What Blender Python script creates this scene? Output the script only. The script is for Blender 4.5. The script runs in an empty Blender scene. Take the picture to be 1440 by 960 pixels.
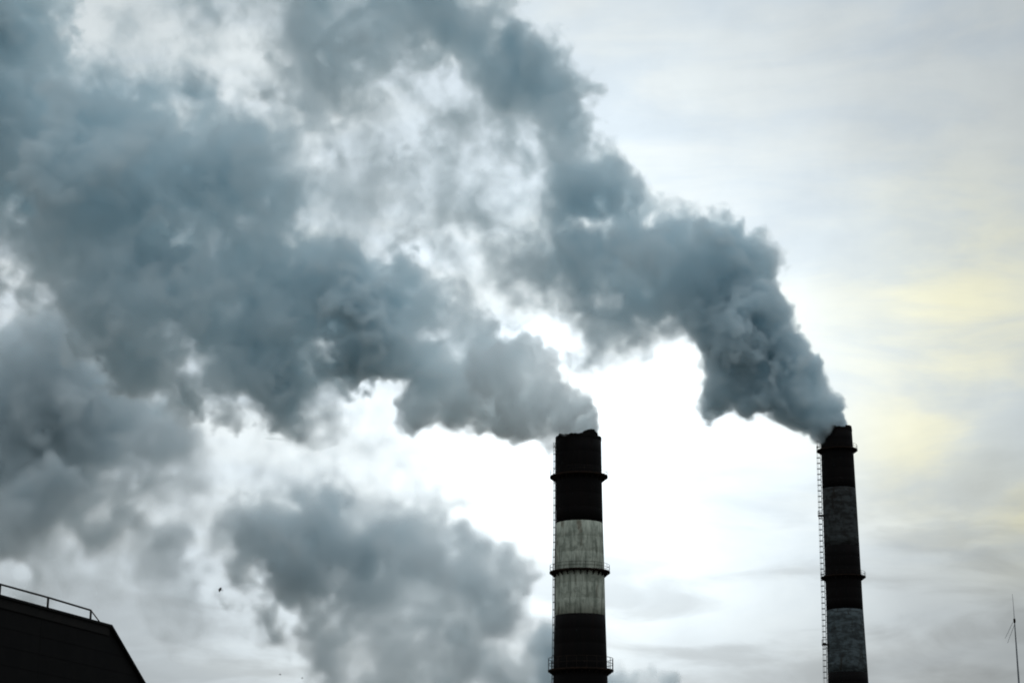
import bpy, bmesh, math, random
import numpy as np
from mathutils import Vector, Matrix

random.seed(7)
S = bpy.context.scene
COL = S.collection
R = math.radians

# ------------------------------------------------------------------ camera
F = 2700.0                       # focal length in photograph pixels (1440 wide)
PITCH = R(15.9)
EYE = Vector((0.0, 0.0, 1.7))
cam_d = bpy.data.cameras.new("camera")
cam_d.sensor_width = 36.0
cam_d.lens = 36.0 * F / 1440.0
cam_d.clip_start = 0.5
cam_d.clip_end = 30000.0
cam = bpy.data.objects.new("camera", cam_d)
cam.location = EYE
cam.rotation_euler = (R(90) + PITCH, 0, 0)
COL.objects.link(cam)
S.camera = cam


def ray(px, py):
    u, v = (px - 720.0) / F, (480.0 - py) / F
    return Vector((u, math.cos(PITCH) - v * math.sin(PITCH), math.sin(PITCH) + v * math.cos(PITCH)))


def at(px, py, Y):
    """the world point seen at a pixel, Y metres ahead"""
    d = ray(px, py)
    return EYE + d * (Y / d.y)


# ------------------------------------------------------------------ render settings
S.view_settings.view_transform = 'Standard'
S.view_settings.look = 'None'
S.view_settings.exposure = 0.0
S.view_settings.gamma = 1.0
S.render.engine = 'CYCLES'
cy = S.cycles
cy.max_bounces = 16
cy.diffuse_bounces = 2
cy.glossy_bounces = 2
cy.volume_bounces = 16
cy.transparent_max_bounces = 8
cy.volume_step_rate = 2.0
cy.volume_max_steps = 512
cy.use_adaptive_sampling = True
cy.adaptive_threshold = 0.015
cy.use_denoising = True
cy.filter_width = 1.9

# ------------------------------------------------------------------ sky and sun
SUN_DIR = ray(862, 588).normalized()
sun_el = math.asin(SUN_DIR.z)
sun_az = math.atan2(SUN_DIR.x, SUN_DIR.y)

W = bpy.data.worlds.new("World")
S.world = W
W.use_nodes = True
wt = W.node_tree
wt.nodes.clear()


class Nodes:
    """a few shorthands for wiring a node tree"""

    def __init__(self, tree):
        self.t = tree

    def new(self, kind, **kw):
        n = self.t.nodes.new(kind)
        for k, v in kw.items():
            setattr(n, k, v)
        return n

    def put(self, sock, v):
        if isinstance(v, bpy.types.NodeSocket):
            self.t.links.new(v, sock)
        else:
            sock.default_value = v

    def math(self, op, a, b=None, c=None, clamp=False):
        n = self.new('ShaderNodeMath', operation=op, use_clamp=clamp)
        for s, v in zip(n.inputs, (a, b, c)):
            if v is not None:
                self.put(s, v)
        return n.outputs[0]

    def vmath(self, op, a, b=None):
        n = self.new('ShaderNodeVectorMath', operation=op)
        self.put(n.inputs[0], a)
        if b is not None:
            if op == 'SCALE':
                self.put(n.inputs['Scale'], b)
            else:
                self.put(n.inputs[1], b)
        return n.outputs['Value'] if op in ('DOT_PRODUCT', 'LENGTH') else n.outputs[0]

    def noise(self, vec, scale, detail=4, rough=0.5, dist=0.0):
        n = self.new('ShaderNodeTexNoise')
        self.put(n.inputs['Vector'], vec)
        n.inputs['Scale'].default_value = scale
        n.inputs['Detail'].default_value = detail
        n.inputs['Roughness'].default_value = rough
        n.inputs['Distortion'].default_value = dist
        return n.outputs['Fac']

    def mix(self, fac, a, b, blend='MIX'):
        n = self.new('ShaderNodeMix', data_type='RGBA', blend_type=blend)
        self.put(n.inputs[0], fac)
        self.put(n.inputs[6], a)
        self.put(n.inputs[7], b)
        return n.outputs[2]

    def ramp(self, fac, stops):
        n = self.new('ShaderNodeValToRGB')
        e = n.color_ramp.elements
        while len(e) < len(stops):
            e.new(0.5)
        for el, (p, c) in zip(e, stops):
            el.position = p
            el.color = c if len(c) == 4 else (*c, 1)
        self.put(n.inputs[0], fac)
        return n.outputs[0]

    def remap(self, v, a, b, c=0.0, d=1.0):
        n = self.new('ShaderNodeMapRange', interpolation_type='SMOOTHSTEP')
        for s, x in zip(n.inputs, (v, a, b, c, d)):
            self.put(s, x)
        return n.outputs[0]


w = Nodes(wt)
sky = w.new('ShaderNodeTexSky', sky_type='NISHITA')
sky.sun_disc = False
sky.sun_elevation = sun_el
sky.sun_rotation = sun_az
sky.air_density = 1.0
sky.dust_density = 1.0
tc = w.new('ShaderNodeTexCoord')
D = tc.outputs['Generated']


def lobe(px, py, sigma_px):
    """a soft round patch of sky about the direction of a pixel"""
    c = ray(px, py).normalized()
    k = 2.0 * (F / sigma_px) ** 2 / 2.0
    x = w.math('SUBTRACT', w.vmath('DOT_PRODUCT', D, tuple(c)), 1.0)
    return w.math('EXPONENT', w.math('MULTIPLY', x, k))


sep = w.new('ShaderNodeSeparateXYZ')
wt.links.new(D, sep.inputs[0])
DZ = sep.outputs['Z']
# overcast deck: brightest round the veiled sun, falling off smoothly all round
cosang = w.vmath('DOT_PRODUCT', D, tuple(SUN_DIR))
broad = w.math('EXPONENT', w.math('MULTIPLY', w.math('SUBTRACT', cosang, 1.0), 9.0))      # sigma about 19 degrees
glow = lobe(880, 610, 390)
core = lobe(830, 615, 210)
veil = lobe(380, 640, 420)                              # the thinner cloud to the left of the sun
zen = w.math('MAXIMUM', DZ, 0.0)                          # an overcast sky is brightest overhead
lum = w.math('ADD', w.math('ADD', 0.27, w.math('MULTIPLY', zen, 0.62)), w.math('MULTIPLY', broad, 0.12))
lum = w.math('ADD', lum, w.math('MULTIPLY', glow, 0.43))
lum = w.math('ADD', lum, w.math('MULTIPLY', core, 0.30))
lum = w.math('ADD', lum, w.math('MULTIPLY', veil, 0.26))
# layered stratus: noise stretched along the horizon
stretch = w.new('ShaderNodeVectorMath', operation='MULTIPLY')
wt.links.new(D, stretch.inputs[0])
stretch.inputs[1].default_value = (1.0, 1.0, 3.4)
n_big = w.noise(stretch.outputs[0], 7.0, 5, 0.55, 0.4)
n_fine = w.noise(D, 24.0, 6, 0.55, 0.2)
low = w.remap(DZ, 0.25, 0.12)                          # bands only low over the horizon
band = w.noise(stretch.outputs[0], 13.0, 5, 0.5, 0.6)
amp = w.math('ADD', 0.32, w.math('MULTIPLY', low, 0.10))
mod = w.math('ADD', 1.0, w.math('MULTIPLY', w.math('SUBTRACT', n_big, 0.5), amp))
mod = w.math('ADD', mod, w.math('MULTIPLY', w.math('SUBTRACT', n_fine, 0.5), 0.22))
mod = w.math('MULTIPLY', mod, w.math('SUBTRACT', 1.0, w.math('MULTIPLY', low, w.remap(band, 0.40, 0.64, 0.0, 0.25))))
lum = w.math('MULTIPLY', lum, mod)
lum = w.math('MULTIPLY', lum, w.math('SUBTRACT', 1.0, w.math('MULTIPLY', w.remap(DZ, 0.16, 0.03), 0.15)))
lum = w.math('MULTIPLY', lum, w.math('SUBTRACT', 1.0, w.math('MULTIPLY', lobe(1440, 930, 190), 0.30)))
lum = w.math('MULTIPLY', lum, w.math('SUBTRACT', 1.0, w.math('MULTIPLY', lobe(1460, 60, 270), 0.20)))
# tint: neutral pale grey, faint blue in the thin places, cream where the sun soaks through
tint = w.mix(w.remap(n_big, 0.40, 0.62), (0.85, 0.97, 1.06, 1), (0.915, 1.0, 1.03, 1))
tint = w.mix(w.math('MULTIPLY', low, 0.7), tint, (0.885, 1.0, 1.07, 1))      # the low banks are bluer
cream = w.math('ADD', w.math('MULTIPLY', lobe(1350, 425, 110), 0.8), w.math('MULTIPLY', lobe(1290, 640, 65), 0.55))
cream = w.math('ADD', cream, w.math('MULTIPLY', lobe(1430, 715, 60), 0.7))
cream = w.math('MULTIPLY', cream, w.remap(n_big, 0.38, 0.62, 0.45, 1.2), clamp=True)
tint = w.mix(cream, tint, (1.08, 1.07, 0.80, 1))
lum = w.math('MULTIPLY', lum, w.math('ADD', 1.0, w.math('MULTIPLY', cream, 0.14)))
deck = w.vmath('SCALE', tint, w.math('MULTIPLY', lum, 10.0))
final = w.mix(0.985, sky.outputs[0], deck)
bg = w.new('ShaderNodeBackground')
bg.inputs['Strength'].default_value = 0.1
wt.links.new(final, bg.inputs['Color'])
out = w.new('ShaderNodeOutputWorld')
wt.links.new(bg.outputs[0], out.inputs['Surface'])
W.cycles.sampling_method = 'MANUAL'
W.cycles.sample_map_resolution = 512

sun_d = bpy.data.lights.new("sun", 'SUN')
sun_d.energy = 1.0
sun_d.angle = R(12)
sun_d.color = (1.0, 0.97, 0.92)
sun = bpy.data.objects.new("sun", sun_d)
sun.rotation_euler = SUN_DIR.to_track_quat('Z', 'Y').to_euler()
sun.location = (0, -20, 60)
COL.objects.link(sun)


# ------------------------------------------------------------------ helpers
def tag(o, label=None, cat=None, group=None, kind=None):
    if label:
        o['label'] = label
    if cat:
        o['category'] = cat
    if group:
        o['group'] = group
    if kind:
        o['kind'] = kind
    return o


def empty(name, loc):
    o = bpy.data.objects.new(name, None)
    o.location = loc
    o.empty_display_size = 0.5
    COL.objects.link(o)
    return o


def obj(name, bm, mat, parent=None, smooth=False, kind=None):
    me = bpy.data.meshes.new(name)
    bmesh.ops.recalc_face_normals(bm, faces=bm.faces)
    bm.to_mesh(me)
    bm.free()
    if smooth:
        for p in me.polygons:
            p.use_smooth = True
    if mat:
        me.materials.append(mat)
    o = bpy.data.objects.new(name, me)
    COL.objects.link(o)
    if parent:
        o.parent = parent
    if kind:
        o['kind'] = kind
    return o


def tube(bm, pts, r, n=6, closed=False):
    """a round bar along a chain of points; r is one radius or one per point"""
    pts = [Vector(p) for p in pts]
    rr = r if isinstance(r, (list, tuple)) else [r] * len(pts)
    rings = []
    for i, p in enumerate(pts):
        a = pts[i - 1] if (i or closed) else p
        b = pts[(i + 1) % len(pts)] if (i < len(pts) - 1 or closed) else p
        d = (b - a).normalized()
        up = Vector((0, 0, 1)) if abs(d.z) < 0.9 else Vector((1, 0, 0))
        s = d.cross(up).normalized()
        t = s.cross(d)
        rings.append([bm.verts.new(p + (s * math.cos(k * 2 * math.pi / n) + t * math.sin(k * 2 * math.pi / n)) * rr[i]) for k in range(n)])
    m = len(rings)
    for i in range(m if closed else m - 1):
        A, B = rings[i], rings[(i + 1) % m]
        for k in range(n):
            bm.faces.new((A[k], A[(k + 1) % n], B[(k + 1) % n], B[k]))
    if not closed:
        bm.faces.new(rings[0][::-1])
        bm.faces.new(rings[-1])


def prism(bm, pts, off):
    """a polygon pushed along a vector"""
    A = [bm.verts.new(p) for p in pts]
    B = [bm.verts.new(Vector(p) + Vector(off)) for p in pts]
    bm.faces.new(A)
    bm.faces.new(B[::-1])
    n = len(A)
    for i in range(n):
        bm.faces.new((A[i], B[i], B[(i + 1) % n], A[(i + 1) % n]))


def lathe(bm, prof, n=64, z_jit=None, closed=True):
    """revolve (radius, z) about the z axis; closed joins the last pair to the first"""
    rings = [[bm.verts.new((r * math.cos(2 * math.pi * k / n), r * math.sin(2 * math.pi * k / n),
                            z + (z_jit(i, k, n) if z_jit else 0.0))) for k in range(n)] for i, (r, z) in enumerate(prof)]
    m = len(rings)
    for i in range(m if closed else m - 1):
        A, B = rings[i], rings[(i + 1) % m]
        for k in range(n):
            bm.faces.new((A[k], A[(k + 1) % n], B[(k + 1) % n], B[k]))


# ------------------------------------------------------------------ materials
def material(name):
    m = bpy.data.materials.new(name)
    m.use_nodes = True
    nt = m.node_tree
    nt.nodes.clear()
    n = Nodes(nt)
    b = n.new('ShaderNodeBsdfPrincipled')
    b.inputs['Specular IOR Level'].default_value = 0.04
    o = n.new('ShaderNodeOutputMaterial')
    nt.links.new(b.outputs[0], o.inputs['Surface'])
    return m, n, b


def paint(name, base, worn, rust, streak_lo, streak_hi, rough=0.75, blotch=0.5, run=0.10):
    """weathered paint on concrete: rain streaks down the shaft, blotches, rust runs"""
    m, n, b = material(name)
    tcn = n.new('ShaderNodeTexCoord')
    P = tcn.outputs['Object']
    mp = n.new('ShaderNodeMapping')
    mp.inputs['Scale'].default_value = (1.3 if run < 1 else 0.35, 1.3 if run < 1 else 0.35, run)
    n.t.links.new(P, mp.inputs[0])
    streak = n.noise(mp.outputs[0], 1.1, 6, 0.65, 0.3)
    mp2 = n.new('ShaderNodeMapping')
    mp2.inputs['Scale'].default_value = (0.9, 0.9, 0.22)
    mp2.inputs['Location'].default_value = (11.3, 4.1, 7.7)
    n.t.links.new(P, mp2.inputs[0])
    runs = n.noise(mp2.outputs[0], 0.9, 5, 0.6, 0.5)
    bl = n.noise(P, 0.55, 6, 0.62, 0.3)
    fine = n.noise(P, 4.0, 5, 0.6)
    c = n.mix(n.remap(streak, streak_lo, streak_hi), base, worn)
    c = n.mix(n.math('MULTIPLY', n.remap(bl, 0.48, 0.66), blotch), c, worn)
    c = n.mix(n.math('MULTIPLY', n.remap(runs, 0.56, 0.70), 0.8), c, rust)
    c = n.mix(n.math('MULTIPLY', fine, 0.25), c, worn)
    n.put(b.inputs['Base Color'], c)
    b.inputs['Roughness'].default_value = rough
    bump = n.new('ShaderNodeBump')
    bump.inputs['Strength'].default_value = 0.35
    bump.inputs['Distance'].default_value = 0.08
    n.t.links.new(fine, bump.inputs['Height'])
    n.t.links.new(bump.outputs[0], b.inputs['Normal'])
    return m


def plain(name, a, bcol, scale=1.5, rough=0.6, metal=0.0):
    m, n, b = material(name)
    tcn = n.new('ShaderNodeTexCoord')
    f = n.noise(tcn.outputs['Object'], scale, 6, 0.6, 0.3)
    n.put(b.inputs['Base Color'], n.mix(n.remap(f, 0.35, 0.68), a, bcol))
    b.inputs['Roughness'].default_value = rough
    b.inputs['Metallic'].default_value = metal
    return m


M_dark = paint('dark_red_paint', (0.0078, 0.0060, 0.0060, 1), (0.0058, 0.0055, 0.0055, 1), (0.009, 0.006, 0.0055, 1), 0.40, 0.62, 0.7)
M_light = paint('aged_white_paint', (0.53, 0.55, 0.46, 1), (0.20, 0.22, 0.18, 1), (0.11, 0.08, 0.05, 1), 0.40, 0.70, blotch=0.75, run=0.2)
M_grimy = paint('sooty_white_paint', (0.10, 0.122, 0.130, 1), (0.040, 0.046, 0.048, 1), (0.03, 0.026, 0.02, 1), 0.42, 0.62, blotch=0.9, run=1.1)
M_sooted = paint('soot_darkened_paint', (0.058, 0.064, 0.065, 1), (0.024, 0.024, 0.023, 1), (0.02, 0.015, 0.012, 1), 0.42, 0.62, blotch=0.9, run=1.1)
M_iron = plain('rusty_iron', (0.014, 0.012, 0.011, 1), (0.026, 0.018, 0.014, 1), 2.0, 0.7)
M_deck = plain('rusted_deck_plate', (0.016, 0.012, 0.010, 1), (0.030, 0.018, 0.013, 1), 1.4, 0.8)
M_brick = plain('soot_lining', (0.008, 0.0075, 0.007, 1), (0.013, 0.011, 0.010, 1), 1.0, 0.9)
M_conc = plain('foundation_concrete', (0.25, 0.24, 0.22, 1), (0.33, 0.32, 0.30, 1), 0.6, 0.85)
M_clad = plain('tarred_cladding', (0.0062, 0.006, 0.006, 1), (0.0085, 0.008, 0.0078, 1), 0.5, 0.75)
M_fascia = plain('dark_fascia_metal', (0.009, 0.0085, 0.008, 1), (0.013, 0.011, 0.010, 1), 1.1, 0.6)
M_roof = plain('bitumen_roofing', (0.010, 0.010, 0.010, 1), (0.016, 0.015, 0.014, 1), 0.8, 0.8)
M_rail = plain('dark_handrail_steel', (0.035, 0.035, 0.035, 1), (0.055, 0.05, 0.045, 1), 3.0, 0.55)
M_mast = plain('galvanised_steel', (0.16, 0.17, 0.18, 1), (0.24, 0.25, 0.26, 1), 3.0, 0.5, 0.4)
M_bird = plain('dark_feathers', (0.025, 0.023, 0.022, 1), (0.05, 0.045, 0.04, 1), 12.0, 0.8)
M_ground = plain('bare_yard_ground', (0.10, 0.095, 0.085, 1), (0.16, 0.15, 0.13, 1), 0.05, 0.95)

# ------------------------------------------------------------------ ground: one sheet to the horizon
bm = bmesh.new()
rings = [0, 60, 200, 600, 2000, 6000, 14000]
prev = [bm.verts.new((0, 300, 0))]
for r in rings[1:]:
    cur = [bm.verts.new((r * math.cos(k * math.pi / 24), 300 + r * math.sin(k * math.pi / 24), 0)) for k in range(48)]
    for k in range(48):
        if len(prev) == 1:
            bm.faces.new((prev[0], cur[k], cur[(k + 1) % 48]))
        else:
            bm.faces.new((prev[k], cur[k], cur[(k + 1) % 48], prev[(k + 1) % 48]))
    prev = cur
tag(obj('ground', bm, M_ground), 'bare flat industrial ground reaching to the horizon', kind='structure')


# ------------------------------------------------------------------ chimneys
def chimney(spec):
    Y = spec['Y']
    cx = at(spec['axis'][0], spec['axis'][1], Y).x
    root = empty('chimney', (cx, Y, 0))
    tag(root, spec['label'], 'chimney', 'striped factory chimneys')
    zof = lambda py: at(spec['axis'][0], py, Y).z

    def depth(py):
        p = at(spec['axis'][0], py, Y) - EYE
        return p.y * math.cos(PITCH) + p.z * math.sin(PITCH)

    zs, rs = [], []
    for py, wpx in spec['widths']:
        zs.append(zof(py))
        rs.append(0.5 * wpx * depth(py) / F)
    # below the frame the taper goes on to the ground
    slope = (rs[-1] - rs[0]) / (zs[0] - zs[-1])
    zs.append(0.0)
    rs.append(rs[-1] + slope * 1.1 * zs[-2])
    rad = lambda z: float(np.interp(z, zs[::-1], rs[::-1]))
    top = zs[0]

    # painted bands, butted end to end, each a shell 0.35 m thick
    edges = [(zof(py) if py is not None else 0.0) for py in spec['bands']]
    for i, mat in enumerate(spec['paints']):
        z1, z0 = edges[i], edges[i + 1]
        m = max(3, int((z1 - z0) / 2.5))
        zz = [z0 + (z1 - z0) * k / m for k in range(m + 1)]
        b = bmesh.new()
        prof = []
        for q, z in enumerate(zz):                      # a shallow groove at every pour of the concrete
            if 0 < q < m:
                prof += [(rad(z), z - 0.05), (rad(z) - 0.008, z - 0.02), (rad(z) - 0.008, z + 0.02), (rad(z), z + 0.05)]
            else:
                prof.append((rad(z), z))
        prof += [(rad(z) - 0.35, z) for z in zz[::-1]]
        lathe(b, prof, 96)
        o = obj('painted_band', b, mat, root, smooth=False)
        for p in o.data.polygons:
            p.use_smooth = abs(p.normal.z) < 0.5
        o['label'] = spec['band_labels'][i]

    # the lip: brickwork worn to uneven height
    rnd = random.Random(spec['seed'])
    lip = [rnd.uniform(0.0, 0.22) for _ in range(96)]
    for c0, wd, hh in spec['lip']:
        for k in range(96):
            d = (k * 3.75 - c0 + 180) % 360 - 180
            if abs(d) < wd:
                lip[k] += hh * (1 - (abs(d) / wd) ** 2) ** 0.5 * rnd.uniform(0.7, 1.15)
    b = bmesh.new()
    rt = rad(top)
    lathe(b, [(rt + 0.06, top + 0.003), (rt + 0.06, top + 0.45), (rt - 0.40, top + 0.45), (rt - 0.40, top + 0.003)], 96,
          z_jit=lambda i, k, n: lip[k] if i in (1, 2) else 0.0)
    obj('rim', b, M_brick, root)

    # lightning rods on the lip
    for k in range(4):
        a = R(spec['rod0'] + 90 * k)
        b = bmesh.new()
        x, y = (rt + 0.10) * math.cos(a), (rt + 0.10) * math.sin(a)
        tube(b, [(x, y, top - 1.0), (x, y, top + 0.8), (x, y, top + 1.7)], [0.035, 0.03, 0.01], 5)
        obj('lightning_rod', b, M_iron, root)

    # ring platforms
    for py, wpx, rail_h, rail_r in spec['platforms']:
        z = zof(py)
        ro = 0.5 * wpx * depth(py) / F
        ri = rad(z) + 0.01
        b = bmesh.new()
        lathe(b, [(ri, z), (ro, z), (ro, z - 0.22), (ro - 0.12, z - 0.30), (ri, z - 0.30)], 72)
        deck = obj('platform', b, M_deck, root)
        b = bmesh.new()
        nb = 24
        for k in range(nb):
            a = 2 * math.pi * k / nb
            ca, sa = math.cos(a), math.sin(a)
            t = Vector((-sa, ca, 0)) * 0.05
            tri = [(ri, z - 0.302), (ro - 0.15, z - 0.302), (ri - 0.0, z - 1.05)]
            prism(b, [Vector((r_ * ca, r_ * sa, z_)) - t for r_, z_ in tri], t * 2)
        obj('bracket', b, M_iron, deck, kind='stuff')
        b = bmesh.new()
        np_ = 20
        rr = ro - 0.07
        for k in range(np_):
            a = 2 * math.pi * (k + .5) / np_
            tube(b, [(rr * math.cos(a), rr * math.sin(a), z), (rr * math.cos(a), rr * math.sin(a), z + rail_h)], rail_r, 5)
        for hz in (rail_h, rail_h * 0.52):
            tube(b, [(rr * math.cos(2 * math.pi * k / 60), rr * math.sin(2 * math.pi * k / 60), z + hz) for k in range(60)], rail_r, 5, closed=True)
        obj('railing', b, M_iron, deck, kind='stuff')

    # caged ladder up one side
    L = spec['ladder']
    a = R(L['az'])
    e = Vector((math.cos(a), math.sin(a), 0))
    t = Vector((-math.sin(a), math.cos(a), 0))
    zb, zt = 3.0, top - 0.3
    b = bmesh.new()
    for s in (-0.25, 0.25):
        tube(b, [e * (rad(z) + L['off']) + t * s + Vector((0, 0, z)) for z in np.linspace(zb, zt, 14)], 0.04, 5)
    z = zb
    while z < zt:
        tube(b, [e * (rad(z) + L['off']) - t * 0.25 + Vector((0, 0, z)), e * (rad(z) + L['off']) + t * 0.25 + Vector((0, 0, z))], 0.025, 4)
        z += 0.6
    z = zb
    while z < zt:                                         # standoffs into the shaft
        for s in (-0.25, 0.25):
            tube(b, [e * (rad(z) - 0.03) + t * s + Vector((0, 0, z)), e * (rad(z) + L['off']) + t * s + Vector((0, 0, z))], 0.035, 4)
        z += L['step']
    lad = obj('ladder', b, M_iron, root)
    z = zb + 2
    cr = L['cage'] / 2
    b = bmesh.new()
    while z < zt:
        c = e * (rad(z) + L['off'] + cr) + Vector((0, 0, z))
        pts = [c + (-e * math.cos(q) * cr * 1.0 + t * math.sin(q) * max(cr, .36)) for q in np.linspace(0.25, 2 * math.pi - 0.25, 12)]
        tube(b, pts, L['hoop'], 4)
        z += L['step']
    for q in (math.pi * 0.62, math.pi, math.pi * 1.38):
        tube(b, [e * (rad(z) + L['off'] + cr) + (-e * math.cos(q) * cr + t * math.sin(q) * max(cr, .36)) + Vector((0, 0, z)) for z in np.linspace(zb + 2, zt, 14)], L['bar'], 4)
    obj('ladder_cage', b, M_iron, lad, kind='stuff')
    for py in spec.get('landings', ()):
        z = zof(py)
        b = bmesh.new()
        c0, c1 = rad(z) + 0.005, rad(z) + L['off'] + L['cage'] + 0.05
        prism(b, [e * c0 - t * 0.7 + Vector((0, 0, z)), e * c1 - t * 0.7 + Vector((0, 0, z)), e * c1 + t * 0.7 + Vector((0, 0, z)), e * c0 + t * 0.7 + Vector((0, 0, z))], (0, 0, -0.35))
        for s in (-0.66, 0.66):
            tube(b, [e * (c1 - .05) + t * s + Vector((0, 0, z)), e * (c1 - .05) + t * s + Vector((0, 0, z + 1.1))], 0.05, 5)
            tube(b, [e * (c1 - .05) + t * s + Vector((0, 0, z + 1.1)), e * (c0 + .05) + t * s + Vector((0, 0, z + 1.1))], 0.04, 5)
            tube(b, [e * (c1 - .1) + t * s + Vector((0, 0, z - .36)), e * (c0) + t * s + Vector((0, 0, z - 1.2))], 0.06, 5)
        tube(b, [e * (c1 - .05) - t * .66 + Vector((0, 0, z + 1.1)), e * (c1 - .05) + t * .66 + Vector((0, 0, z + 1.1))], 0.04, 5)
        obj('landing', b, M_iron, root)
    b = bmesh.new()
    rb = rad(0) + 1.2
    lathe(b, [(rb, -0.4), (rb, 0.9), (rad(0.9) + 0.02, 1.1), (rad(0.9) + 0.02, -0.4)], 64)
    obj('plinth', b, M_conc, root)
    return cx, top, rad(top)


LEFT = chimney(dict(
    Y=343.0, axis=(813.5, 620), seed=3,
    label='thicker nearer chimney with a broad pale band, the left of the two',
    widths=[(620, 63.8), (672, 64.8), (735, 66.2), (800, 69.2), (865, 71.0), (950, 75.2)],
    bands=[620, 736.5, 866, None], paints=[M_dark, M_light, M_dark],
    band_labels=['sooty dark red band at the smoking top', 'streaked greyish white band crossed by a platform', 'dark red band below the white one'],
    lip=[(-58, 24, 0.85), (20, 16, 0.35), (215, 10, 0.25)], rod0=35,
    platforms=[(670, 81.5, 1.15, 0.022), (804, 85.3, 1.15, 0.03), (942, 92.5, 2.0, 0.055)],
    ladder=dict(az=187, off=0.12, cage=0.36, step=1.35, hoop=0.042, bar=0.022),
))
RIGHT = chimney(dict(
    Y=505.0, axis=(1176.6, 620), seed=5,
    label='slimmer farther chimney with blackened grey bands, the right of the two',
    widths=[(607, 43.6), (640, 45.2), (770, 49.2), (857, 51.2), (950, 56.0)],
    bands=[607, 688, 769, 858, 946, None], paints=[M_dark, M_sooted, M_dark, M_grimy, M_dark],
    band_labels=['black sooty band at the smoking top', 'soot darkened grey band', 'dark red band between the grey ones',
                 'blue grey band with dark blotches', 'dark red band at the foot of the picture'],
    lip=[(-40, 22, 0.7), (-115, 14, 0.6), (190, 12, 0.3)], rod0=60,
    platforms=[(633, 56.8, 1.15, 0.035), (811, 63.0, 1.15, 0.035)],
    ladder=dict(az=183, off=0.35, cage=0.95, step=1.5, hoop=0.075, bar=0.028),
    landings=[724, 905],
))

# ------------------------------------------------------------------ dark building with a raked end, lower left
P0 = at(0, 840, 128.0)
d1 = ray(153, 881)
H = P0.z
P1 = EYE + d1 * ((H - EYE.z) / d1.z)
along = Vector((P1.x - P0.x, P1.y - P0.y, 0)).normalized()
inward = Vector((-along.y, along.x, 0))
if inward.y < 0:
    inward = -inward
nrm = -inward


def on_facade(px, py):
    d = ray(px, py)
    return EYE + d * ((P0 - EYE).dot(nrm) / d.dot(nrm))


P2 = on_facade(199, 960)
rake = (P2 - P1).normalized()
P3 = P1 + rake * 16.0
A0 = P0 - along * 34.0
root = empty('factory_hall', (P0.x, P0.y, 0))
tag(root, 'black flat roofed factory hall with a raked end, at the lower left', 'building')
org = Vector((P0.x, P0.y, 0))
loc = lambda p: Vector(p) - org
up = Vector((0, 0, 1))
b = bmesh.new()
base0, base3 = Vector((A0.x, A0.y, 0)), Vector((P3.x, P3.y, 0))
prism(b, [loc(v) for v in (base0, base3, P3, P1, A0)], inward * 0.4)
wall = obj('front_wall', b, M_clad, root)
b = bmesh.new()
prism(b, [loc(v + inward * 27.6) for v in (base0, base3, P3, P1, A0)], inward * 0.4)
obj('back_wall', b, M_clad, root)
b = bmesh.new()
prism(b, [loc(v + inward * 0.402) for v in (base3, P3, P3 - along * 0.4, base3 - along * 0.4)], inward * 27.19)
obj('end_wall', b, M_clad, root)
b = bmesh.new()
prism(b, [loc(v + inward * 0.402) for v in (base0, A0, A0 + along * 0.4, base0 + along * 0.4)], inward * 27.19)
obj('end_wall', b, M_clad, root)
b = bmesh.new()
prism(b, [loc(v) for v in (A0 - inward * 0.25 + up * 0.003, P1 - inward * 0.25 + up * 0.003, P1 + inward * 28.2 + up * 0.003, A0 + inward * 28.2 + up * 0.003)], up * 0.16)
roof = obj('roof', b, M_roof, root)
rn = rake.cross(inward).normalized()
if rn.z < 0:
    rn = -rn
b = bmesh.new()
q0, q1 = P1 + rn * 0.004 + rake * 0.02, P3 + rn * 0.004 + rake * 0.3
prism(b, [loc(v) for v in (q0 - inward * 0.25, q1 - inward * 0.25, q1 + inward * 28.2, q0 + inward * 28.2)], rn * 0.16)
obj('raked_roof', b, M_roof, root)
# standing seams on the raked roof
b = bmesh.new()
for k in range(24):
    s = -0.2 + k * 1.2
    a_, c_ = q0 + inward * s + rn * 0.162, q1 + inward * s + rn * 0.162
    prism(b, [loc(v) for v in (a_, c_, c_ + inward * 0.06, a_ + inward * 0.06)], rn * 0.07)
obj('roof_seam', b, M_roof, root, kind='stuff')
# fascia board under the eaves and cladding courses, each proud of the wall
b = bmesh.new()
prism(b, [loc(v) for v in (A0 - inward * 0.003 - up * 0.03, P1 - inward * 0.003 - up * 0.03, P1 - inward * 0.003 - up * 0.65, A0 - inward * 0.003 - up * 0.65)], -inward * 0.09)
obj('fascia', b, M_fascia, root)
zc = H - 0.72
lw = (A0 - P1).length
while zc > 0.6:
    z2 = max(zc - 1.18, 0.1)

    def xr(z):
        return 0 if z >= H else ((H - z) / -rake.z) * Vector((rake.x, rake.y, 0)).length if z > P3.z else Vector((P3.x - P1.x, P3.y - P1.y, 0)).length
    n_p = 5
    x_r1, x_r2 = xr(zc) - 0.12, xr(z2) - 0.12
    for k in range(n_p):
        f0, f1 = k / n_p, (k + 1) / n_p
        L0 = -lw
        a0, a1 = L0 + (0 - L0) * f0 + 0.02, L0 + (0 - L0) * f1 - 0.02
        tl, tr = a0, a1 if k < n_p - 1 else x_r1
        bl, br = a0, a1 if k < n_p - 1 else x_r2
        b = bmesh.new()
        base = Vector((P1.x, P1.y, 0)) - inward * 0.002
        pts = [base + along * tl + up * zc, base + along * tr + up * zc, base + along * br + up * z2, base + along * bl + up * z2]
        prism(b, [loc(v) for v in pts], -inward * random.uniform(0.018, 0.026))
        obj('cladding_panel', b, M_clad, wall)
    zc -= 1.22

# roof railing
rl = bpy.data.objects.new('railing', None)
COL.objects.link(rl)
rl.parent = root


def rail_pt(px, py):
    return on_facade(px, py) + inward * 0.12


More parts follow.
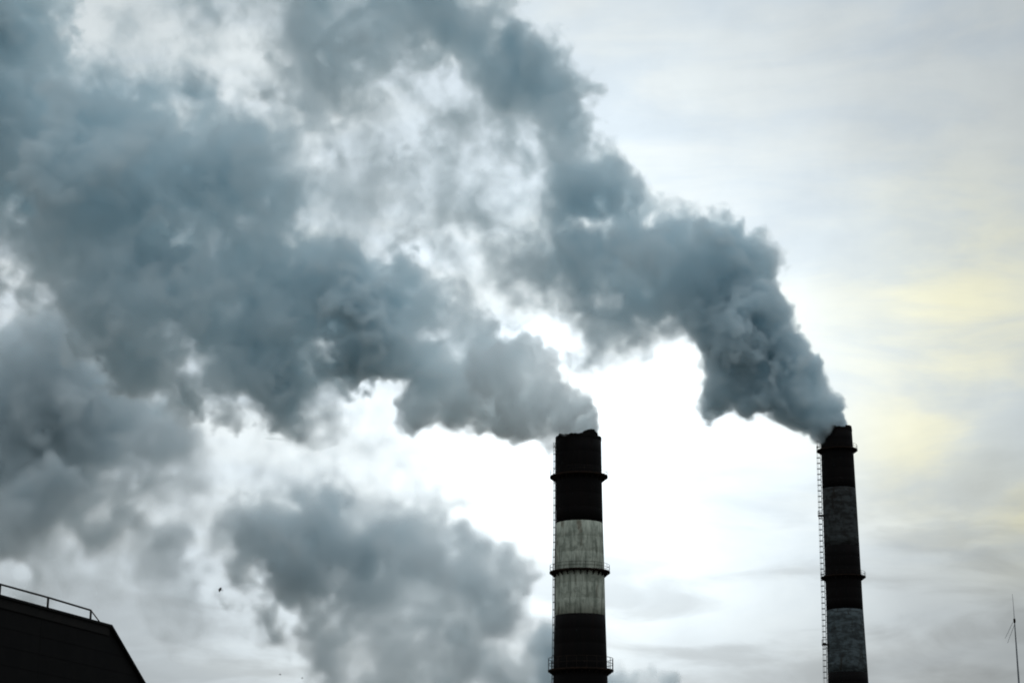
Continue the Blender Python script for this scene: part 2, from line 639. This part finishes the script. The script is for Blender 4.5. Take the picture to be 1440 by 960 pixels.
tops = [(-62, 804.0), (1, 820.5), (70, 839.5), (130, 857.5)]
foots = [(-62, 823.0), (1, 839.0), (70, 857.8), (130.5, 874.0)]
for i, (tp, ft) in enumerate(zip(tops, foots)):
    b = bmesh.new()
    T_, F_ = rail_pt(*tp), rail_pt(*ft)
    F_.z = H + 0.12
    F_.x, F_.y = T_.x, T_.y
    wd = 0.22 if i == 1 else 0.075
    prism(b, [loc(F_ + along * s1 + inward * s2) for s1, s2 in ((-wd, -.05), (wd, -.05), (wd, .05), (-wd, .05))], up * (T_.z - F_.z))
    obj('post', b, M_rail, rl)
b = bmesh.new()
tube(b, [loc(rail_pt(*p)) for p in tops], 0.07, 6)
obj('top_rail', b, M_rail, rl)
b = bmesh.new()
e_ = rail_pt(144, 878.0)
e_.z = H + 0.12
tube(b, [loc(rail_pt(*tops[-1])), loc(e_)], 0.05, 6)
obj('end_brace', b, M_rail, rl)

# ------------------------------------------------------------------ radio mast, lower right
YM = 250.0
mt = at(1425.8, 835, YM)
mz = lambda py: at(1428, py, YM).z
mx = at(1430.0, 920, YM).x
root = empty('radio_mast', (mx, YM, 0))
tag(root, 'thin grey radio mast with a whip antenna at the right edge', 'radio mast')
b = bmesh.new()
tube(b, [(0, 0, 0), (0, 0, mz(960)), (0, 0, mz(905)), (0, 0, mz(873))], [0.18, 0.12, 0.09, 0.065], 8)
obj('pole', b, M_mast, root)
b = bmesh.new()
tube(b, [(0, 0, mz(873) + .003), (0, 0, mz(850)), (-0.03, 0, mz(835))], [0.045, 0.03, 0.022], 6)
obj('whip_antenna', b, M_mast, root)
b = bmesh.new()
tube(b, [(0, 0, mz(875.5)), (0, 0, mz(874)), (0, 0, mz(870)), (0, 0, mz(869))], [0.08, 0.15, 0.15, 0.08], 8)
obj('insulator', b, M_iron, root)
for (xa, ya, xb, yb, dy) in ((1424.5, 874, 1413.5, 897, 0.0), (1426.5, 878, 1417.5, 903, 0.25), (1429, 900, 1426, 876, -0.3)):
    b = bmesh.new()
    pa, pb = at(xa, ya, YM), at(xb, yb, YM)
    tube(b, [(pa.x - mx if xa < 1428 else 0.0, 0, pa.z), (pb.x - mx, dy, pb.z)], 0.028, 5)
    obj('antenna_strut', b, M_mast, root)
for k in range(3):
    a = R(100 + 120 * k)
    b = bmesh.new()
    tube(b, [(0.1 * math.cos(a), 0.1 * math.sin(a), mz(985)), (14 * math.cos(a), 14 * math.sin(a), 0)], 0.012, 4)
    obj('guy_wire', b, M_mast, root)


# ------------------------------------------------------------------ birds
def bird(px, py, Y, span, head, bank, label):
    root_p = at(px, py, Y)
    b = bmesh.new()
    prof = [(-.44, .012, -.01), (-.30, .030, -.005), (-.18, .060, 0), (0, .088, 0), (.16, .080, .01), (.27, .048, .03), (.34, .052, .045), (.40, .040, .045), (.47, .010, .035)]
    tube(b, [(x, 0, z) for x, r_, z in prof], [r_ for _, r_, _ in prof], 8)
    for s in (-1, 1):                                     # bent wings, thick at the root
        sec = [(0.0, .06, .24, .05), (.32, .20, .23, .04), (.62, .20, .17, .03), (1.0, .06, .05, .012)]
        ringv = []
        for y, z, ch, th in sec:
            sw = -.10 * y * y
            ringv.append([b.verts.new((xx + sw, s * (y * 0.62 + .03), z + zz)) for xx, zz in ((ch, 0), (0, th), (-ch, 0), (0, -th))])
        for i in range(len(ringv) - 1):
            for k in range(4):
                b.faces.new((ringv[i][k], ringv[i][(k + 1) % 4], ringv[i + 1][(k + 1) % 4], ringv[i + 1][k]))
        b.faces.new(ringv[0])
        b.faces.new(ringv[-1])
    tl = [b.verts.new(v) for v in ((-.34, 0.03, .012), (-.62, .11, 0), (-.66, 0, 0), (-.62, -.11, 0), (-.34, -.03, .012), (-.4, 0, -.02))]
    b.faces.new(tl[:5])
    for i in range(5):
        b.faces.new((tl[i], tl[(i + 1) % 5], tl[5]))
    o = obj('bird', b, M_bird, None, smooth=True)
    o.location = root_p
    o.scale = (span / 1.3,) * 3
    o.rotation_euler = (R(bank), R(-8), R(head))
    tag(o, label, 'bird', 'birds flying under the smoke')


bird(309.5, 829, 150, 0.50, 205, 38, 'small dark bird in flight over the black hall, highest and largest of the three')
bird(394, 948, 210, 0.36, 30, 25, 'tiny bird low in the sky, left of the lower pair')
bird(425, 953, 220, 0.34, 160, -30, 'tiny bird low in the sky, lowest and rightmost of the three')


# ------------------------------------------------------------------ smoke: real volumes, voxelised by geometry nodes
def upsample_matrix(n_out, cell, rng, offset):
    """cubic B-spline weights from a lattice of the given cell size (in voxels) to n_out samples"""
    x = np.arange(n_out, dtype=np.float32) / cell + offset
    i = np.floor(x).astype(int)
    f = x - i
    nl = i.max() + 4
    Wm = np.zeros((n_out, nl), np.float32)
    r_ = np.arange(n_out)
    Wm[r_, i] = (1 - f) ** 3 / 6
    Wm[r_, i + 1] = (3 * f ** 3 - 6 * f ** 2 + 4) / 6
    Wm[r_, i + 2] = (-3 * f ** 3 + 3 * f ** 2 + 3 * f + 1) / 6
    Wm[r_, i + 3] = f ** 3 / 6
    return Wm


def octave(shape, cell, rng):
    A = [upsample_matrix(n, cell, rng, rng.random()) for n in shape]
    L = rng.standard_normal([a.shape[1] for a in A]).astype(np.float32)
    v = np.tensordot(A[0], L, (1, 0))                     # x y z
    v = np.matmul(A[1], v)
    v = np.matmul(v, A[2].T)
    return v * 2.2                                        # about unit deviation


def fbm(shape, cell, octs, gain, rng, billow=False, minimum=2.2):
    tot = np.zeros(shape, np.float32)
    a, s = 1.0, 0.0
    for _ in range(octs):
        if cell < minimum:
            break
        o = octave(shape, cell, rng)
        if billow:
            o = np.abs(o) * 1.6 - 1.27
        tot += a * o
        s += a * a
        a *= gain
        cell *= 0.5
    return tot / math.sqrt(s)


def sample(vol, x, y, z):
    """trilinear look-up"""
    nx, ny, nz = vol.shape
    x = np.clip(x, 0, nx - 1.001)
    y = np.clip(y, 0, ny - 1.001)
    z = np.clip(z, 0, nz - 1.001)
    i, j, k = x.astype(np.int32), y.astype(np.int32), z.astype(np.int32)
    fx, fy, fz = x - i, y - j, z - k
    idx = (i * ny + j) * nz + k
    v = vol.ravel()
    sx, sy = ny * nz, nz
    c00 = v[idx] * (1 - fz) + v[idx + 1] * fz
    c01 = v[idx + sy] * (1 - fz) + v[idx + sy + 1] * fz
    c10 = v[idx + sx] * (1 - fz) + v[idx + sx + 1] * fz
    c11 = v[idx + sx + sy] * (1 - fz) + v[idx + sx + sy + 1] * fz
    return (c00 * (1 - fy) + c01 * fy) * (1 - fx) + (c10 * (1 - fy) + c11 * fy) * fx


def smoke_material(name, color, aniso, dens, lit_color=None, mouth=None):
    m = bpy.data.materials.new(name)
    m.use_nodes = True
    nt = m.node_tree
    nt.nodes.clear()
    v = nt.nodes.new('ShaderNodeVolumePrincipled')
    if lit_color is None:
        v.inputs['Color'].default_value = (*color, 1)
    else:                                                 # pale highlights near the mouth are painted into the smoke colour, fading downwind
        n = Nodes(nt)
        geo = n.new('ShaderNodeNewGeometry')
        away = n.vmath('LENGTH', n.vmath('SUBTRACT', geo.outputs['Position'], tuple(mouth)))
        n.put(v.inputs['Color'], n.mix(n.remap(away, 13.0, 48.0), (*lit_color, 1), (*color, 1)))
    v.inputs['Density'].default_value = dens
    v.inputs['Density Attribute'].default_value = 'density'
    v.inputs['Anisotropy'].default_value = aniso
    o = nt.nodes.new('ShaderNodeOutputMaterial')
    nt.links.new(v.outputs[0], o.inputs['Volume'])
    return m


def smoke(name, puffs, voxel, mat, seed, label, cat, group=None, child=(12, 7), lump=0.16, warp=0.23, scale_noise=1.0, gain=2.0):
    """puffs: (px, py, radius px, Y metres, density per metre, edge softness as a share of the radius).
    Each becomes a ball at its real place, budded twice; noise bends, roughens and thins the union."""
    rng = np.random.default_rng(seed)
    P, RR, DN, SF = [], [], [], []
    for px, py, r, Y, dn, sf in puffs:
        p = at(px, py, Y)
        dep = (p - EYE).y * math.cos(PITCH) + (p - EYE).z * math.sin(PITCH)
        P.append(tuple(p))
        RR.append(r * dep / F)
        DN.append(dn)
        SF.append(sf)
    P, RR, DN, SF = map(lambda a: np.array(a, np.float32), (P, RR, DN, SF))
    balls = [(p, r, i) for i, (p, r) in enumerate(zip(P, RR * 0.92))]
    for i in range(len(P)):
        for _ in range(child[0]):
            d = rng.standard_normal(3)
            d /= np.linalg.norm(d)
            r1 = RR[i] * rng.uniform(0.30, 0.52)
            c1 = P[i] + d * (RR[i] - r1 * rng.uniform(0.55, 1.0))
            balls.append((c1, r1, i))
            for _ in range(child[1]):
                d2 = rng.standard_normal(3) + d * 0.9
                d2 /= np.linalg.norm(d2)
                r2 = r1 * rng.uniform(0.25, 0.48)
                balls.append((c1 + d2 * (r1 - r2 * 0.5), r2, i))
    lo = (P - (RR * (1.45 + 0.4 * SF))[:, None]).min(0)
    hi = (P + (RR * (1.45 + 0.4 * SF))[:, None]).max(0)
    shape = tuple(int(v) for v in np.ceil((hi - lo) / voxel)) 
    hi = lo + voxel * (np.array(shape) - 1)
    # signed distance in units of metres; local radius, density, softness
    sd = np.full(shape, 1e3, np.float32)
    sw = np.full(shape, 1e-6, np.float32)
    sr, sn, ss = (np.zeros(shape, np.float32) for _ in range(3))
    axes = [lo[a] + voxel * np.arange(shape[a], dtype=np.float32) for a in range(3)]

    def block(c, rad):
        sl, d2 = [], []
        for a in range(3):
            i0 = max(0, int((c[a] - rad - lo[a]) / voxel))
            i1 = min(shape[a], int((c[a] + rad - lo[a]) / voxel) + 2)
            sl.append(slice(i0, max(i1, i0)))
            d2.append((axes[a][sl[-1]] - c[a]) ** 2)
        return tuple(sl), d2[0][:, None, None] + d2[1][None, :, None] + d2[2][None, None, :]

    for c, r, i in balls:
        R0 = RR[i]
        sl, d2 = block(c, r + R0 * 0.75)
        d = np.sqrt(d2) - r
        np.minimum(sd[sl], d, out=sd[sl])
    for i in range(len(P)):
        sl, d2 = block(P[i], RR[i] * (1.45 + 0.4 * SF[i]))
        g = np.exp(-d2 / (RR[i] * 0.6) ** 2).astype(np.float32)
        sw[sl] += g
        sr[sl] += g * RR[i]
        sn[sl] += g * DN[i]
        ss[sl] += g * SF[i]
    sr /= sw
    sn /= sw
    ss /= sw
    ok = sw > 2e-6
    rm = float(np.median(RR))
    # bend: look the distance up at a displaced place, farther where the puffs are larger
    base_cell = rm / voxel * 0.9 * scale_noise
    half = tuple(n // 2 + 2 for n in shape)
    low = [fbm(half, base_cell / 2, 3, 0.55, rng, minimum=1.5) for _ in range(3)]
    gi, gj, gk = np.nonzero(ok & (sd < sr * 0.75))
    s_raw = ss[gi, gj, gk]
    amp = sr[gi, gj, gk] * warp * (0.55 + 1.8 * s_raw) / voxel
    f32 = np.float32
    hx, hy, hz = gi.astype(f32) * f32(0.5), gj.astype(f32) * f32(0.5), gk.astype(f32) * f32(0.5)
    xs = gi.astype(f32) + sample(low[0], hx, hy, hz) * amp
    ys = gj.astype(f32) + sample(low[1], hx, hy, hz) * amp
    zs = gk.astype(f32) + sample(low[2], hx, hy, hz) * amp
    del low
    d = sample(sd, xs, ys, zs)
    r_loc, n_loc, s_loc = sr[gi, gj, gk], sn[gi, gj, gk], ss[gi, gj, gk]
    rough = fbm(shape, base_cell * 0.8, 5, 0.72, rng, billow=True)[gi, gj, gk]
    fine = fbm(shape, base_cell * 0.30, 4, 0.7, rng)[gi, gj, gk]
    d = d + r_loc * lump * (1 + 1.3 * s_loc) * (rough + 0.6 * fine)
    edge = r_loc * s_loc
    t = np.clip(-d / edge + 0.0, 0, 1)
    t = t * t * (3 - 2 * t)
    mott = sample(fbm(shape, base_cell * 0.9, 5, 0.72, rng), xs, ys, zs)
    k = 0.62 + 0.35 * np.minimum(s_loc, 1.0)
    var = np.minimum(np.exp(k * mott - 0.5 * k * k), 2.8)
    dens = t * n_loc * var * gain
    dens[dens < n_loc * 0.004] = 0
    grid = np.zeros(shape, np.float32)
    grid[gi, gj, gk] = dens
    # drop crumbs that the bending tore off
    q = grid > 0
    k6 = 6
    f = q.astype(np.float32)
    for ax in range(3):
        c = np.cumsum(f, axis=ax, dtype=np.float32)
        n_ = shape[ax]
        hi_i = np.minimum(np.arange(n_) + k6, n_ - 1)
        lo_i = np.arange(n_) - k6 - 1
        below = np.take(c, np.maximum(lo_i, 0), axis=ax)
        below[tuple(slice(None) if a != ax else lo_i < 0 for a in range(3))] = 0
        f = (np.take(c, hi_i, axis=ax) - below) / (2 * k6 + 1)
    f = np.clip((f - 0.05) / 0.10, 0, 1)
    grid *= f
    # the voxels ride on the object's own points; geometry nodes turn them into its volume
    N = grid.size
    me = bpy.data.meshes.new(name)
    me.vertices.add((N + 2) // 3)
    at_ = me.attributes.new('voxels', 'FLOAT_VECTOR', 'POINT')
    buf = np.zeros(((N + 2) // 3) * 3, np.float32)
    buf[:N] = grid.ravel()
    at_.data.foreach_set('vector', buf)
    me.materials.append(mat)
    o = bpy.data.objects.new(name, me)
    COL.objects.link(o)
    ng = bpy.data.node_groups.new(name, 'GeometryNodeTree')
    ng.interface.new_socket('Geometry', in_out='INPUT', socket_type='NodeSocketGeometry')
    ng.interface.new_socket('Geometry', in_out='OUTPUT', socket_type='NodeSocketGeometry')
    g = Nodes(ng)
    gin, gout = g.new('NodeGroupInput'), g.new('NodeGroupOutput')
    pos = g.new('GeometryNodeInputPosition').outputs[0]
    q = g.vmath('SUBTRACT', pos, tuple(float(v) for v in lo))
    q = g.vmath('SCALE', q, 1.0 / voxel)
    sx = g.new('ShaderNodeSeparateXYZ')
    g.put(sx.inputs[0], q)

    def to_int(sock):
        n = g.new('FunctionNodeFloatToInt', rounding_mode='ROUND')
        g.put(n.inputs[0], sock)
        return n.outputs[0]

    def imath(op, a, b_):
        n = g.new('FunctionNodeIntegerMath', operation=op)
        g.put(n.inputs[0], a)
        g.put(n.inputs[1], b_)
        return n.outputs[0]

    ix, iy, iz = (to_int(sx.outputs[k]) for k in range(3))
    lin = imath('ADD', imath('MULTIPLY', imath('ADD', imath('MULTIPLY', ix, shape[1]), iy), shape[2]), iz)
    third = imath('DIVIDE', lin, 3)
    comp = imath('SUBTRACT', lin, imath('MULTIPLY', third, 3))
    na = g.new('GeometryNodeInputNamedAttribute', data_type='FLOAT_VECTOR')
    na.inputs['Name'].default_value = 'voxels'
    si = g.new('GeometryNodeSampleIndex', data_type='FLOAT_VECTOR', domain='POINT', clamp=True)
    g.put(si.inputs['Geometry'], gin.outputs[0])
    g.put(si.inputs['Value'], na.outputs[0])
    g.put(si.inputs['Index'], third)
    s3 = g.new('ShaderNodeSeparateXYZ')
    g.put(s3.inputs[0], si.outputs[0])
    cf = comp
    is0 = g.math('COMPARE', cf, 0.0, 0.1)
    is1 = g.math('COMPARE', cf, 1.0, 0.1)
    is2 = g.math('COMPARE', cf, 2.0, 0.1)
    val = g.math('ADD', g.math('ADD', g.math('MULTIPLY', s3.outputs[0], is0), g.math('MULTIPLY', s3.outputs[1], is1)), g.math('MULTIPLY', s3.outputs[2], is2))
    vc = g.new('GeometryNodeVolumeCube')
    g.put(vc.inputs['Density'], val)
    vc.inputs['Min'].default_value = tuple(float(v) for v in lo)
    vc.inputs['Max'].default_value = tuple(float(v) for v in hi)
    for ax, n in zip('XYZ', shape):
        vc.inputs['Resolution ' + ax].default_value = n
    sm = g.new('GeometryNodeSetMaterial')
    g.put(sm.inputs['Geometry'], vc.outputs[0])
    sm.inputs['Material'].default_value = mat
    g.put(gout.inputs[0], sm.outputs[0])
    md = o.modifiers.new('voxels', 'NODES')
    md.node_group = ng
    tag(o, label, cat, group, kind='stuff')
    print(name, shape, round(N / 1e6, 1), 'M voxels, max', float(grid.max()))
    return o


M_smoke = smoke_material('grey_smoke', (0.862, 0.925, 0.95), 0.25, 1.0)
M_old = smoke_material('drifting_smoke', (0.885, 0.922, 0.938), 0.25, 1.0)
M_lit_mouth = smoke_material('smoke_lit_at_mouth', (0.862, 0.928, 0.953), 0.12, 1.0, lit_color=(0.966, 0.991, 0.9995), mouth=(LEFT[0], 343.0, LEFT[1]))

YA, YB = 505.0, 343.0
A = []   # plume of the right chimney
for px, py, r, dn, sf in [
    (1173, 607, 15, .85, .10), (1167, 594, 19, .80, .10), (1148, 578, 31, .60, .12), (1122, 548, 44, .46, .12), (1122, 582, 27, .50, .12), (1095, 572, 30, .42, .16),
    (1100, 500, 42, .34, .15), (1062, 530, 50, .32, .16), (1030, 490, 55, .28, .17), (1018, 545, 30, .28, .2), (1062, 440, 48, .26, .16),
    (1058, 368, 38, .24, .16), (1010, 420, 70, .22, .2), (1000, 365, 48, .2, .2), (940, 380, 72, .16, .25), (930, 325, 38, .16, .22), (955, 450, 45, .12, .4),
    (880, 370, 80, .11, .35), (870, 285, 42, .13, .3), (860, 450, 60, .075, .6), (885, 430, 60, .09, .45), (800, 380, 80, .085, .55), (800, 290, 72, .08, .55),
    (840, 250, 36, .10, .35), (730, 330, 75, .045, .8), (745, 400, 62, .06, .7), (790, 200, 55, .10, .4), (770, 140, 56, .11, .4), (715, 200, 60, .05, .7),
    (725, 100, 70, .13, .4), (665, 55, 72, .13, .4), (640, 130, 60, .075, .6), (630, 195, 45, .06, .6), (610, -10, 85, .11, .45), (545, 50, 85, .075, .6),
    (470, 70, 85, .06, .7), (520, 150, 70, .05, .7), (430, 0, 85, .05, .7), (560, 250, 90, .036, .9), (640, 300, 85, .036, .9), (670, 430, 60, .022, .9), (480, -80, 110, .06, .6), (610, -100, 90, .09, .5),
]:
    dn *= 1.0 if px > 960 else 1.15
    A.append((px, py, r, YA + (1176 - px) * 0.02 + random.uniform(-.35, .35) * r / 5.35 * (0 if r < 30 else 1), dn, sf))
B = []   # plume of the left chimney
for px, py, r, dn, sf in [
    (811, 618, 22, .60, .10), (808, 602, 25, .50, .10), (788, 584, 36, .42, .12), (768, 597, 30, .38, .14), (757, 558, 50, .34, .13), (738, 520, 44, .28, .20), (712, 566, 50, .30, .16), (690, 525, 62, .27, .20), (660, 505, 44, .26, .25),
    (660, 570, 42, .30, .18), (630, 530, 50, .24, .2), (600, 565, 40, .26, .2), (600, 455, 44, .24, .18), (640, 475, 44, .24, .2), (605, 505, 46, .24, .2), (598, 405, 42, .22, .2), (570, 395, 48, .22, .2), (560, 480, 65, .22, .2),
    (500, 420, 70, .19, .3), (510, 500, 45, .2, .25), (455, 380, 60, .15, .4), (430, 450, 65, .16, .35), (390, 500, 70, .16, .3), (330, 500, 75, .16, .3),
    (270, 430, 100, .13, .4), (340, 360, 80, .12, .4), (200, 400, 95, .13, .4), (275, 270, 105, .12, .4), (165, 290, 110, .13, .4), (360, 230, 80, .09, .55),
    (290, 185, 70, .12, .4), (165, 165, 72, .11, .45), (100, 200, 60, .11, .45), (350, 300, 80, .12, .4), (210, 520, 60, .10, .4), (400, 555, 40, .12, .35), (50, 290, 105, .13, .4), (30, 150, 80, .17, .35), (15, 45, 78, .17, .35), (60, 365, 45, .06, .5),
    (420, 170, 70, .03, .8), (250, 60, 80, .025, .9), (400, 260, 70, .05, .7), (480, 230, 80, .032, .9), (-60, 200, 100, .13, .5), (-40, -60, 100, .14, .5), (300, -30, 80, .04, .8), (480, 300, 80, .03, .9), (440, 560, 40, .03, .9),
]:
    dn *= 1.0 if px > 520 else 1.5
    B.append((px, py, r, YB + (813 - px) * 0.02 + random.uniform(-.35, .35) * r / 7.87 * (0 if r < 35 else 1), dn, sf))
YC, YD = 720.0, 640.0
C = []   # smoke rising behind, from stacks out of the picture
for px, py, r, dn, sf in [
    (372, 742, 60, .11, .45), (440, 745, 66, .10, .45), (405, 805, 68, .11, .45), (520, 765, 72, .055, .4), (600, 795, 78, .055, .4), (672, 822, 62, .065, .3), (700, 820, 42, .08, .25), (640, 770, 50, .06, .3), (560, 730, 55, .06, .35),
    (520, 850, 80, .06, .4), (620, 880, 80, .06, .4), (700, 845, 38, .05, .4), (690, 920, 50, .05, .5), (560, 940, 70, .055, .5), (640, 985, 80, .06, .5), (425, 860, 52, .06, .6), (480, 905, 60, .05, .6), (545, 915, 60, .06, .5),
    (560, 650, 75, .008, .9), (380, 650, 80, .008, .9), (500, 980, 50, .04, .6),
]:
    dn *= 1.2
    C.append((px, py, r, YC + random.uniform(-.4, .4) * r / 3.75, dn, sf))
E = []
for px, py, r, dn, sf in [
    (760, 925, 42, .05, .4), (800, 955, 50, .05, .4), (740, 980, 50, .05, .5), (900, 962, 28, .05, .4), (940, 968, 24, .05, .4), (865, 965, 32, .05, .4), (840, 1000, 60, .05, .5), (930, 1010, 50, .05, .5),
]:
    dn *= 2.6
    E.append((px, py, r, 900 + random.uniform(-.4, .4) * r / 3.0, dn, sf))
Dp = []
for px, py, r, dn, sf in [
    (55, 555, 95, .085, .45), (-20, 610, 110, .085, .45), (150, 575, 80, .08, .45), (90, 640, 100, .08, .45), (200, 625, 65, .06, .5), (20, 725, 85, .08, .45), (130, 700, 75, .05, .6),
    (220, 780, 55, .03, .7), (250, 850, 65, .016, .8), (150, 830, 70, .016, .8), (50, 790, 70, .05, .6), (-70, 530, 90, .06, .5), (240, 690, 60, .02, .8),
]:
    dn *= 1.7
    Dp.append((px, py, r, YD + random.uniform(-.4, .4) * r / 4.2, dn, sf))

smoke('smoke_plume', A, 0.47, M_smoke, 14, 'grey smoke plume billowing leftward from the slimmer right chimney', 'smoke', 'plumes pouring from the chimneys')
smoke('smoke_plume', B, 0.35, M_lit_mouth, 25, 'blue grey smoke plume streaming left from the thicker chimney with the pale band', 'smoke', 'plumes pouring from the chimneys')
smoke('smoke_cloud', C, 1.0, M_old, 36, 'soft grey smoke cloud drifting behind, left of the thicker chimney foot', 'smoke', 'smoke clouds drifting behind', child=(10, 5), warp=0.25, gain=2.2)
smoke('smoke_cloud', E, 1.0, M_old, 44, 'low smoke cloud peeping out either side of the thicker chimney foot', 'smoke', 'smoke clouds drifting behind', child=(10, 5), warp=0.15, lump=0.10)
smoke('smoke_cloud', Dp, 1.0, M_old, 58, 'dark smoke bank above the black factory hall at the left edge', 'smoke', 'smoke clouds drifting behind', child=(10, 5), warp=0.25, gain=2.2)
